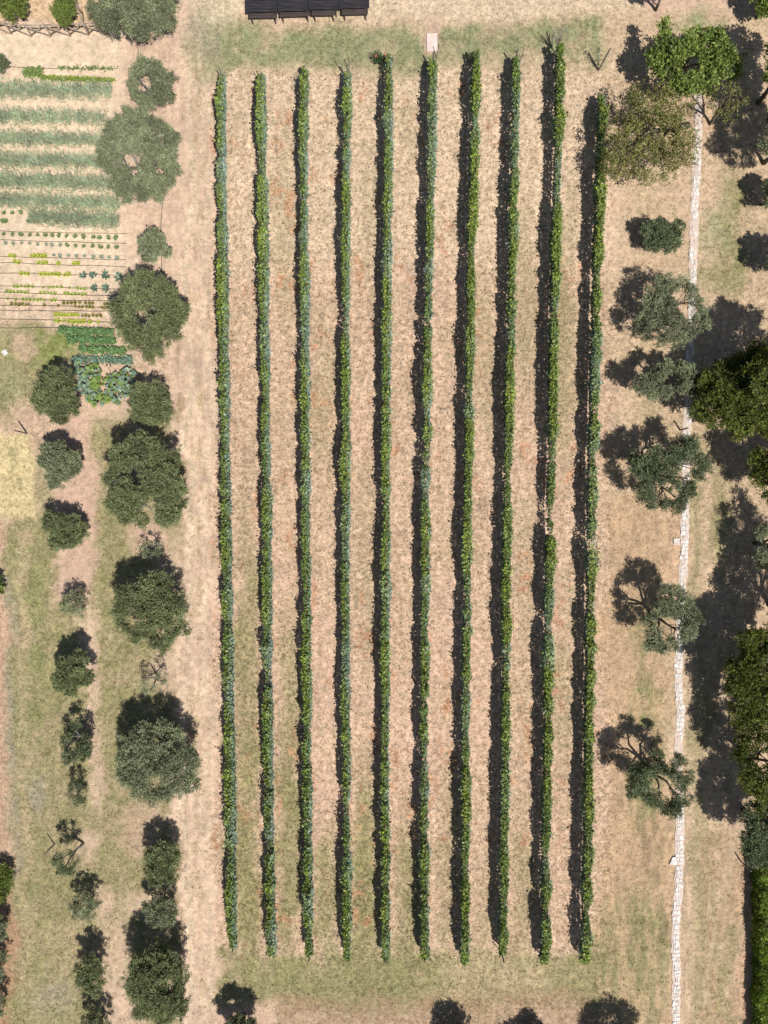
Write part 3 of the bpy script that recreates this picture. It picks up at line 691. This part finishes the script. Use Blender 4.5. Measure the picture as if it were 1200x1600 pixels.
# ------------------------------------------------------------------ garden beds
def put_row(label, name, x0, x1, y, w, h, kind, dens=1.0, y2=None, clump=.0, group='leafy garden beds'):
    """a bed of many touching plants; y, w in photograph pixels"""
    y2 = y if y2 is None else y2
    a = P(x0, y, h*.6); b = P(x1, y2, h*.6)
    root_x, root_y = (a[0]+b[0])/2, (a[1]+b[1])/2
    L_ = b[0]-a[0]; wd = w/PPM; n = int(L_*wd*(900 if kind != 'leek' else 640)*dens)
    u = RNG.random(n); v = RNG.normal(0, .27, n).clip(-.62, .62)
    xx = (u-.5)*L_; edge = vnoise(xx*3, v*0, 1.0, int(y))
    cl = .5+.5*np.cos(xx/(.98)*2*math.pi+y)
    if clump: kp = RNG.random(n) > clump*(1-cl)*1.1; u, v, xx, cl, edge = u[kp], v[kp], xx[kp], cl[kp], edge[kp]; n = len(u)
    yy = v*wd*(.8+.4*edge)*(1-.25*clump*(1-cl))+(u-.5)*(b[1]-a[1])
    if kind == 'leek':
        zz = RNG.random(n)*h*.4; d = np.stack([RNG.normal(0, .7, n)-.1, RNG.normal(0, .7, n), .9+RNG.random(n)*.5], -1)
        ln = RNG.uniform(.22, .42, n)*min(1, h/.4); wl = RNG.uniform(.02, .042, n); col = tint((.39, .47, .31), n, .2, (.54, .59, .46), .4)
        t = vnoise(xx*2, yy*2+y, 1.0, 77)[:, None]; col = col*(.75+.5*t)
        nr = None
    else:
        zz = RNG.random(n)**.5*h*(1-np.abs(v)); d = np.stack([RNG.normal(0, 1, n), RNG.normal(0, 1, n), RNG.random(n)*.7], -1)
        ln = RNG.uniform(.10, .2, n); wl = ln*.6; col = tint(kind, n, .22, tuple(q*1.9 for q in kind), .3)
        nr = RNG.normal(0, .5, (n, 3))+np.array([0, 0, 1])
    me = leaf_mesh('foliage', np.stack([xx, yy, zz+.01], -1), d, ln, wl, col, nrm=nr)
    o = link(name, me, M_VEG); o.location = (root_x, root_y, -.01)
    tag(o, label, 'crop row', group)
def pr(i): return i
put_row('uppermost leafy blue-green garden bed, the widest, with gaps between clumps', 'leek_bed', -25, 173, 139, 27, .42, 'leek', 1.0, 140, .35)
put_row('second blue-green garden bed from the top, plants in clumps', 'leek_bed', -25, 164, 180, 24, .42, 'leek', 1.0, 183, .4)
put_row('third blue-green garden bed from the top, even and pale', 'leek_bed', -25, 158, 215, 22, .4, 'leek', .95, 217, .1)
put_row('fourth blue-green garden bed from the top, ending behind the ragged olive', 'leek_bed', -25, 165, 249, 22, .4, 'leek', .95, 252)
put_row('fifth blue-green garden bed from the top, touching the ragged olive', 'leek_bed', -25, 172, 280, 24, .4, 'leek', .95, 286)
put_row('sixth blue-green garden bed from the top', 'leek_bed', -25, 187, 311, 22, .4, 'leek', .9, 318)
put_row('lowest blue-green garden bed, starting short of the left edge', 'leek_bed', 44, 185, 338, 24, .4, 'leek', .95, 344)
put_row('thin yellow-green row along the top of the uppermost bed', 'salad_row', 64, 177, 121, 5, .14, (.20, .25, .045), 1.3, 125, .3, 'thin salad rows')
put_row('loose green weeds clump at the left end of the thin yellow-green row', 'salad_row', 37, 66, 112, 14, .2, (.17, .23, .07), .8, 112, .0, 'thin salad rows')
put_row('sparse sprouts along the topmost hose line', 'salad_row', 92, 184, 106, 5, .12, (.17, .22, .08), .35, 107, .5, 'thin salad rows')
GBN = 'dark green bushy rows above the squash'
put_row('upper dark green bean row at the foot of the lettuce rows', 'bean_row', 92, 176, 515, 9, .35, (.13, .215, .085), .9, 519, .0, GBN)
put_row('middle dark green bean row, below the upper one', 'bean_row', 104, 180, 529, 10, .35, (.12, .205, .08), .9, 533, .0, GBN)
put_row('lowest dark green bean row, the shortest', 'bean_row', 125, 196, 545, 9, .35, (.13, .22, .08), .9, 548, .0, GBN)
put_row('row of dark blue-green cabbages heading the squash patch', 'cabbage_row', 112, 207, 562, 12, .3, (.15, .23, .16), .6, 563, .35, GBN)

# rosettes -------------------------------------------------------------
def rosette(name, r, n, col, up=.6, wid=.5, hue=None, seed=0):
    a = RNG.random(n)*2*math.pi; e = RNG.uniform(.15, 1.2, n)
    d = np.stack([np.cos(a)*np.cos(e), np.sin(a)*np.cos(e), np.sin(e)*up+.1], -1)
    pos = np.stack([np.cos(a)*r*.1, np.sin(a)*r*.1, np.full(n, .01)], -1)
    nr = np.tile([0, 0, 1.0], (n, 1))+RNG.normal(0, .25, (n, 3))
    return leaf_mesh(name, pos, d, r*RNG.uniform(.85, 1.1, n), r*wid*RNG.uniform(.8, 1.2, n), tint(col, n, .15, hue or tuple(q*1.4 for q in col), .3), nrm=nr)
PLANTS = {
    'yellow': (rosette('lettuce', .15, 22, (.42, .45, .08), .8, .8), 'lettuce', 'lettuce'),
    'lime': (rosette('lettuce', .12, 20, (.32, .40, .08), .8, .7), 'lettuce', 'lettuce'),
    'ochre': (rosette('lettuce', .13, 22, (.24, .22, .06), .8, .75), 'lettuce', 'lettuce'),
    'green': (rosette('seedling', .17, 24, (.15, .23, .09), .7, .45), 'seedling', 'seedling'),
    'blue': (rosette('seedling', .16, 16, (.18, .26, .20), .7, .38), 'seedling', 'seedling'),
    'cab': (rosette('cabbage', .31, 15, (.105, .18, .125), .45, .42), 'cabbage', 'cabbage'),
}
def plant(kind, zx, zy, label, group):
    """zx, zy read off a 3.75x enlargement starting at row 300"""
    me, nm, cat = PLANTS[kind]
    if not me.materials: me.materials.append(M_VEG)
    x, y = P(zx/3.75, 300+zy/3.75, .1)
    o = link(nm, me, None); o.location = (x, y, 0); s = random.uniform(.85, 1.15)
    o.rotation_euler = (0, 0, random.random()*6.28); o.scale = (s, s, s); tag(o, label, cat, group)
def span(a, b, st=21): return list(np.arange(a, b+1, st))
def prow(kind, xs, ya, yb, label, group):
    for q in xs: plant(kind, q+random.uniform(-2, 2), ya+(yb-ya)*q/700+random.uniform(-2.5, 2.5), label, group)
prow('green', [20, 70, 118], 118, 118, 'round green seedling left of the lowest blue-green bed, upper line', 'seedlings left of the lowest bed')
prow('green', [12, 28, 165, 180], 165, 168, 'round green seedling left of the lowest blue-green bed, lower line', 'seedlings left of the lowest bed')
prow('green', [20, 70, 118, 172, 220, 265, 305, 345, 390, 440, 488, 545, 583, 633, 678], 242, 268, 'bushy green seedling in the first line under the blue-green beds', 'first seedling line')
prow('blue', [30, 75, 125, 172, 218, 268, 300, 352, ], 294, 322, 'bluish seedling in the left half of the second seedling line', 'second seedling line')
prow('green', [392, 440, 488, 543, 588, 635, 680], 294, 322, 'greener seedling in the right half of the second seedling line', 'second seedling line')
prow('blue', [315, 347, 402, 445, 492, 548, 595, 640, 682], 352, 384, 'thin bluish seedling in the third line, right of the yellow lettuces', 'third seedling line')
prow('yellow', [60, 82]+span(178, 275), 371, 371, 'bright yellow lettuce in the topmost lettuce line', 'topmost lettuce line')
prow('yellow', [82, 106, 224, 246, 270, 338, 434, 456], 405, 422, 'bright yellow lettuce in the second lettuce line', 'second lettuce line')
prow('yellow', span(120, 165)+span(238, 350)+[378, 400], 470, 490, 'bright yellow lettuce in the third lettuce line, left of the cabbages', 'third lettuce line')
prow('lime', span(80, 200)+[250, 285, 307, 330, 355, 405]+span(450, 512), 545, 570, 'pale lime lettuce in the fourth lettuce line', 'fourth lettuce line')
prow('lime', span(35, 165)+span(235, 330)+span(375, 505), 578, 606, 'pale lime lettuce in the fifth lettuce line', 'fifth lettuce line')
prow('lime', [40, 90]+span(130, 262)+span(300, 340), 624, 640, 'pale lime lettuce in the left part of the sixth lettuce line', 'sixth lettuce line')
prow('ochre', span(372, 435)+[466]+span(498, 545)+[612, 626], 633, 655, 'brownish lettuce in the right part of the sixth lettuce line', 'sixth lettuce line')
prow('ochre', [66, 88, 110, 128, 152, 163, 260, 340]+span(440, 545)+[594, 612, 630], 652, 680, 'brownish lettuce in the seventh lettuce line', 'seventh lettuce line')
prow('yellow', span(324, 460, 18), 708, 724, 'bright yellow lettuce in the left part of the eighth lettuce line', 'eighth lettuce line')
prow('ochre', span(480, 600), 708, 728, 'brownish lettuce in the right part of the eighth lettuce line', 'eighth lettuce line')
prow('yellow', [322, 340, 372, 402, 416, 432, 455, 472, 488, 525, 572], 744, 762, 'bright yellow lettuce in the lowest lettuce line', 'lowest lettuce line')
for (q, w, lb) in [(485, 485, 'leftmost large cabbage of the upper four'), (548, 487, 'second large cabbage from the left of the upper four'), (620, 485, 'third large cabbage from the left of the upper four'), (692, 497, 'rightmost large cabbage of the upper four'),
                   (555, 560, 'left one of the two lower large cabbages'), (617, 564, 'right one of the two lower large cabbages')]:
    plant('cab', q, w, lb, 'large cabbages beside the round olive')

# squash plants: big leaves on stalks
def squash(px, py, r, label, blue):
    x, y = P(px, py, .3); root = empty('squash_plant', (x, y, 0)); tag(root, label, 'squash plant', 'squash patch')
    n = int(50*r/14); a = RNG.random(n)*6.28; rr = np.sqrt(RNG.random(n))*r/PPM
    pos = np.stack([np.cos(a)*rr, np.sin(a)*rr, RNG.uniform(.18, .42, n)], -1)
    V = []; Fc = []; Cc = []; mb = MB()
    bl = RNG.random(n) < blue
    for i in range(n):
        s = random.uniform(.08, .15); th = random.random()*6.28; tx, ty = random.uniform(-.4, .4), random.uniform(-.4, .4)
        b0 = len(V); c_ = (np.array([.20, .28, .20]) if bl[i] else np.array([.17, .25, .055]))*random.uniform(.75, 1.3)
        for j in range(8):
            an = th+j*math.pi/4; q = s*(1.0 if j % 2 else .78)*(.45 if j == 0 else 1)
            dx, dy = math.cos(an)*q, math.sin(an)*q
            V.append(pos[i]+np.array([dx, dy, -dx*tx-dy*ty-.12*s])); Cc.append(c_)
        V.append(pos[i]); Cc.append(c_*1.15)
        for j in range(8): Fc.append((b0+8, b0+j, b0+(j+1) % 8))
        mb.tube([(pos[i][0]*.25, pos[i][1]*.25, 0), tuple(pos[i]-np.array([0, 0, .01]))], [.012, .008], 4)
    link('leaves', mesh_np('leaves', V, Fc, 3, np.array(Cc)), M_VEG, root)
    mb.build('stalks', M_OLIVE, root)
for a_ in [(125, 578, 14, 'blue-green squash plant at the upper left of the patch', .8), (146, 580, 12, 'bright green squash plant in the upper middle of the patch', .2),
           (130, 602, 14, 'pale blue squash plant on the left side of the patch', .9), (152, 600, 11, 'small yellow-green squash plant in the middle of the patch', .1),
           (178, 596, 14, 'mixed green squash plant in the right middle of the patch', .45), (198, 588, 15, 'dark blue-green squash plant on the right side of the patch', .75),
           (152, 622, 14, 'bright yellow-green squash plant at the lower left of the patch', .25), (176, 620, 14, 'green squash plant at the lower right of the patch', .5),
           (138, 616, 10, 'small blue-green squash plant next to the left olive', .7), (196, 608, 11, 'small dark squash plant next to the right olive', .6)]:
    squash(*a_)

# hoses --------------------------------------------------------------------
def hose(pts, label, r=.016):
    mb = MB(); q = [(*P(a, b), .035) for a, b in pts]
    mb.tube(q, [r]*len(q), 6); o = mb.build('irrigation_hose', M_HOSE, None, True); tag(o, label, 'hose', 'irrigation hoses in the garden')
names = ['first seedling line', 'second seedling line', 'topmost lettuce line', 'second lettuce line', 'third lettuce line', 'fourth lettuce line', 'fifth lettuce line', 'sixth lettuce line', 'seventh lettuce line', 'gap above the eighth lettuce line', 'lowest lettuce line', 'bare soil below the lettuces']
for nm, (ya, yb) in zip(names, [(228, 248), (278, 305), (378, 400), (410, 440), (474, 492), (548, 572), (582, 612), (624, 642), (662, 676), (694, 700), (742, 766), (795, 800)]):
    n_ = 9
    hose([(-30+i*(228/(n_-1)), 300+(ya+(yb-ya)*i/(n_-1)+random.uniform(-3, 3))/3.75) for i in range(n_)], 'thin dark drip hose along the '+nm)
hose([(0, 104), (60, 107), (120, 108), (184, 108)], 'thin dark drip hose above the uppermost garden bed')
hose([(215, 56), (217, 95), (224, 160), (238, 240), (254, 318), (251, 362), (253, 420), (250, 470)], 'long thin hose running down between the garden olives', .018)

# rustic pole fence -----------------------------------------------------------
def fence(pts, label, hgt=.95, bay=1.25):
    x0, y0 = P(*pts[0]); root = empty('pole_fence', (x0, y0, 0)); tag(root, label, 'fence', 'rustic pole fence')
    W_ = [Vector((*P(*p), 0))-Vector((x0, y0, 0)) for p in pts]
    for a, b in zip(W_[:-1], W_[1:]):
        d = b-a; n = max(1, round(d.length/bay)); st = d/n; side = Vector((-d.y, d.x, 0)).normalized()*.06
        for i in range(n):
            p = a+st*i; q = a+st*(i+1); j = Vector((0, 0, random.uniform(-.04, .04)))
            MB().tube([p+Vector((0, 0, hgt))+j, (p+q)/2+Vector((0, 0, hgt+random.uniform(-.03, .03))), q+Vector((0, 0, hgt))], [.045, .04, .038], 7).build('rail', M_POLE, root, True)
            MB().tube([p+side, q+side+Vector((0, 0, hgt+.05))], [.036, .03], 7).build('brace', M_POLE, root, True)
            MB().tube([q-side, p-side+Vector((0, 0, hgt+.05))], [.036, .03], 7).build('brace', M_POLE, root, True)
            MB().tube([p+Vector((0, 0, -.2)), p+Vector((0, 0, hgt+.1))], [.05, .045], 8).build('post', M_POLE, root, True)
    e = W_[-1]; MB().tube([e+Vector((0, 0, -.2)), e+Vector((0, 0, hgt+.1))], [.05, .045], 8).build('post', M_POLE, root, True)
fence([(-45, 44), (50, 56), (110, 55), (168, 52)], 'rustic fence of crossed chestnut poles above the garden')
fence([(138, 48), (128, 20), (118, -20)], 'short side run of crossed poles going up from the main fence')

# long tables and benches --------------------------------------------------------
def long_table(px0, px1, py1, depth, label, rz=0):
    h = .76; a = P(px0, py1, h); b = P(px1, py1, h); cx = (a[0]+b[0])/2; cy = a[1]+depth/2; w = b[0]-a[0]
    root = empty('picnic_table', (cx, cy, 0), rz); tag(root, label, 'table', 'dark wooden tables in a line')
    mb = MB(); nb = 6; bw = depth/nb
    for i in range(nb): mb.box((0, -depth/2+bw*(i+.5), h-.02), (w-.012, bw-.012, .04), 0, .004)
    mb.build('tabletop', M_BLACKWOOD, root)
    for sx in (-1, 1):
        for sy in (-1, 1):
            MB().tube([(sx*(w/2-.2), sy*(depth/2-.04), -.03), (sx*(w/2-.2), sy*(depth/2-.22), h-.045)], [.04, .04], 4).build('leg', M_BENCH, root)
        MB().box((sx*(w/2-.2), 0, h-.075), (.06, depth-.3, .06)).build('crossbar', M_BENCH, root)
def bench(px0, px1, py, label, rz=0):
    h = .45; a = P(px0, py, h); b = P(px1, py, h); cx = (a[0]+b[0])/2; w = b[0]-a[0]
    root = empty('bench', (cx, a[1], 0), rz); tag(root, label, 'bench', 'dark benches in front of the tables')
    MB().box((0, .095, h-.02), (w, .17, .04), 0, .004).box((0, -.09, h-.02), (w, .17, .04), 0, .004).build('seat', M_BENCH, root)
    for sx in (-1, 1):
        for sy in (-1, 1):
            MB().tube([(sx*(w/2-.16), sy*.24, -.03), (sx*(w/2-.16), sy*.07, h-.045)], [.035, .035], 4).build('leg', M_BENCH, root)
long_table(385, 433, 18.5, 1.05, 'leftmost dark wooden table, with a pale glare patch on its top', .02)
long_table(434, 481, 17, 1.05, 'second dark wooden table from the left', .02)
long_table(482, 529, 14.5, 1.05, 'third dark wooden table from the left', .02)
long_table(530, 577, 12.5, 1.05, 'rightmost dark wooden table', .02)
bench(389, 433, 23.5, 'bench in front of the leftmost dark table', .02)
bench(437, 484, 21, 'bench in front of the second dark table', .03)
bench(487, 524, 19.5, 'shortest bench, in front of the third dark table', .02)
bench(534, 575, 18, 'bench in front of the rightmost dark table', .03)

# slabs, stones ----------------------------------------------------------------------
def slab(px, py, w, d, label, rz=0, mat=None, name='paving_slab', cat='slab', z=.05):
    o = MB().box((0, 0, 0), (w, d, z*2), 0, .015).build(name, mat or M_SLAB); x, y = P(px, py); o.location = (x, y, .02); o.rotation_euler = (0, 0, rz); tag(o, label, cat); return o
slab(675, 67, .66, 1.1, 'pale pink rectangular slab lying in the grass above the sixth vine row', .02)
slab(8, 551, .32, .3, 'small white stone lying in the grass on the left edge', .5, M_STONE, 'stone', 'stone')
# square well cover beside the path
x, y = P(1057, 846); root = empty('stone_cover', (x, y, 0)); tag(root, 'small square pale stone cover with a rim, left of the path', 'cover')
mb = MB()
for sx, sy, w, d in ((0, .165, .4, .05), (0, -.165, .4, .05), (.175, 0, .05, .27), (-.175, 0, .05, .27)): mb.box((sx, sy, .03), (w, d, .08), 0, .01)
mb.build('rim', M_STONE, root); MB().box((0, 0, .015), (.29, .27, .05)).build('lid', M_SLAB, root)
# three-cornered stone beside the path
mb = MB(); mb.v = [Vector(q) for q in ((-.22, -.22, -.03), (.2, -.24, -.03), (.2, .28, -.03), (-.02, .25, -.03), (-.22, -.22, .07), (.2, -.24, .07), (.2, .28, .07), (-.02, .25, .07))]
mb.f = [(3, 2, 1, 0), (4, 5, 6, 7), (0, 1, 5, 4), (1, 2, 6, 5), (2, 3, 7, 6), (3, 0, 4, 7)]
o = mb.build('flat_stone', M_STONE); x, y = P(1051, 1345); o.location = (x, y, 0); tag(o, 'white wedge-shaped flat stone touching the left side of the path', 'stone')

# the stone path ----------------------------------------------------------------------------
PATH = [(1094, -40), (1093, 60), (1092, 140), (1091, 200), (1088, 270), (1084, 360), (1083, 430), (1080, 500), (1076, 600), (1073, 680), (1071, 760), (1070, 840), (1067, 900), (1063, 960), (1060, 1040), (1061, 1080), (1063, 1110), (1061, 1150), (1059, 1200), (1063, 1262), (1062, 1300), (1062, 1350), (1060, 1395), (1057, 1420), (1055, 1470), (1057, 1520), (1056, 1640)]
pys = np.array([p[1] for p in PATH], float); pxs = np.array([p[0] for p in PATH], float)
mb = MB(); yy = -20.0
def pcov(y):   # how much of the paving is bare of sand
    return np.interp(y, [130, 190, 240, 330, 380, 400, 460, 600, 700, 790, 930, 1035, 1130, 1160, 1230, 1260, 1700], [0, .45, .95, .85, .15, .75, .9, .8, .6, .95, .9, 1, .85, .15, .5, .97, 1])
Wp = .42
while yy < 1640:
    stp = random.uniform(5.2, 8.4)
    nst = random.choice((2, 2, 3)); xs = [-.5]+sorted([(i+1)/nst-.5+random.uniform(-.1, .1) for i in range(nst-1)])+[.5]
    off = [random.uniform(-.07, .07) for _ in xs]; off2 = [random.uniform(-.05, .05) for _ in xs]
    for i in range(nst):
        if random.random() > pcov(yy): continue
        xm = np.interp(yy+stp/2, pys, pxs); X0, Y0 = P(xm, yy); Y1 = P(xm, yy+stp)[1]
        g_ = .012; xa, xb = X0+xs[i]*Wp+g_, X0+xs[i+1]*Wp-g_
        if i == 0: xa += random.uniform(-.06, .10)
        if i == nst-1: xb += random.uniform(-.10, .06)
        q = [(xa+off2[i], Y1+g_+off[i]*.6), (xb+off2[i+1], Y1+g_+off[i+1]*.6), (xb, Y0-g_+off[i]*.5), (xa, Y0-g_+off[i+1]*.5)]
        cxm = sum(a for a, _ in q)/4; cym = sum(b for _, b in q)/4
        pts8 = []
        for j in range(4):
            a = q[j]; b = q[(j+1) % 4]
            for f_ in (.18, .82): pts8.append((a[0]+(b[0]-a[0])*f_+random.uniform(-.012, .012), a[1]+(b[1]-a[1])*f_+random.uniform(-.012, .012)))
        b0 = len(mb.v); z = .045+random.uniform(-.006, .01)
        for zz in (-.02, z): mb.v += [Vector((a, b, zz)) for a, b in pts8]
        mb.f.append(tuple(b0+8+j for j in range(8)))
        for j in range(8): mb.f.append((b0+j, b0+(j+1) % 8, b0+8+(j+1) % 8, b0+8+j))
    yy += stp
tag(mb.build('path', M_STONE), kind='structure')
# sandy bed the stones are laid in
sb = []; ff = []
for i, q in enumerate(np.arange(118, 1660, 8.0)):
    xm = np.interp(q, pys, pxs); w1, w2 = Wp*.62+random.uniform(-.05, .06), Wp*.62+random.uniform(-.05, .06); X0, Y0 = P(xm, q)
    sb += [(X0-w1, Y0, .0), (X0-w1*.6, Y0, .022), (X0+w2*.6, Y0, .022), (X0+w2, Y0, .0)]
    if i:
        for j in range(3): b0 = (i-1)*4+j; ff.append((b0, b0+1, b0+5, b0+4))
mb = MB(); mb.v = [Vector(v) for v in sb]; mb.f = ff
tag(mb.build('path_bed', mat_noise('path_sand', (.48, .37, .29), (.62, .51, .43), 6, .95, .4), None, True), kind='structure')

# ------------------------------------------------------------------ uncountable ground cover
def sample(arr, x, y):
    i = np.clip(np.searchsorted(gx, x), 0, nx-1); j = np.clip(np.searchsorted(gy, y), 0, ny-1)
    return arr[i, j]
def scatter(name, n, accept, lnr, wdr, up, base, var, hue=None, hv=0, label=None, mixg=0.0, flat=False, cat='grass'):
    x = RNG.uniform(-25.5, 25.5, n); y = RNG.uniform(-33.5, 33.5, n)
    kp = RNG.random(n) < accept(x, y); x = x[kp]; y = y[kp]
    nt = 4; x = np.repeat(x, nt)+RNG.normal(0, .035, len(x)*nt); y = np.repeat(y, nt)+RNG.normal(0, .035, len(y)*nt); n = len(x)
    z = sample(Z, x, y)
    d = np.stack([RNG.normal(0, 1, n), RNG.normal(0, 1, n), np.abs(RNG.normal(0, 1, n))*up+.05], -1)
    col = tint(base, n, var, hue, hv)
    if mixg: col = col*(1-mixg)+sample(colG, x, y)*mixg*1.05
    me = leaf_mesh(name, np.stack([x, y, z+(.012 if flat else 0)], -1), d, RNG.uniform(*lnr, n), RNG.uniform(*wdr, n), col, nrm=(np.array([0, 0, 1.0])+RNG.normal(0, .3, (n, 3))))
    o = link(name, me, M_GRASS); tag(o, label, cat, kind='stuff')
def gclump(x, y): return np.clip(fbm(x*25, y*25, 12, 60, 3)*3.2-1.0, 0, 1)
scatter('grass', 170000, lambda x, y: sample(grassG, x, y)*gclump(x, y), (.05, .13), (.012, .032), .9, (.15, .175, .075), .3, (.36, .33, .17), .35,
        'short half-dry green grass growing on the headlands and orchard strips', .35)
scatter('dry_grass', 90000, lambda x, y: (.25+.6*sample(inrowG, x, y))*np.clip(fbm(x*25, y*25, 12, 64, 3)*2.4-.7, 0, 1)*(~((x < -15.4) & (y > 12.5))), (.04, .11), (.012, .03), .5, (.40, .33, .23), .2, (.22, .19, .12), .5,
        'mown dry straw and stubble scattered between the vine rows', .35)
scatter('weeds', 26000, lambda x, y: (.12+.5*sample(grassG, x, y)+.25*sample(inrowG, x, y))*np.clip(fbm(x*25, y*25, 40, 71, 3)*3-1.2, 0, 1)*(~((x < -15.4) & (y > 12.5))), (.05, .12), (.03, .06), .5, (.15, .17, .075), .25, (.24, .24, .10), .3,
        'small green weeds scattered through the stubble', .15, cat='weeds')
scatter('fallen_leaves', 14000, lambda x, y: sample(inrowG, x, y)*np.clip(fbm(x*25, y*25*.6, 26, 91, 3)*6-3.3, .0, 1), (.05, .09), (.04, .07), .15, (.42, .17, .08), .25, (.5, .3, .15), .4,
        'fallen reddish vine leaves lying between the rows', .1, True, 'leaves')
print('verts built')
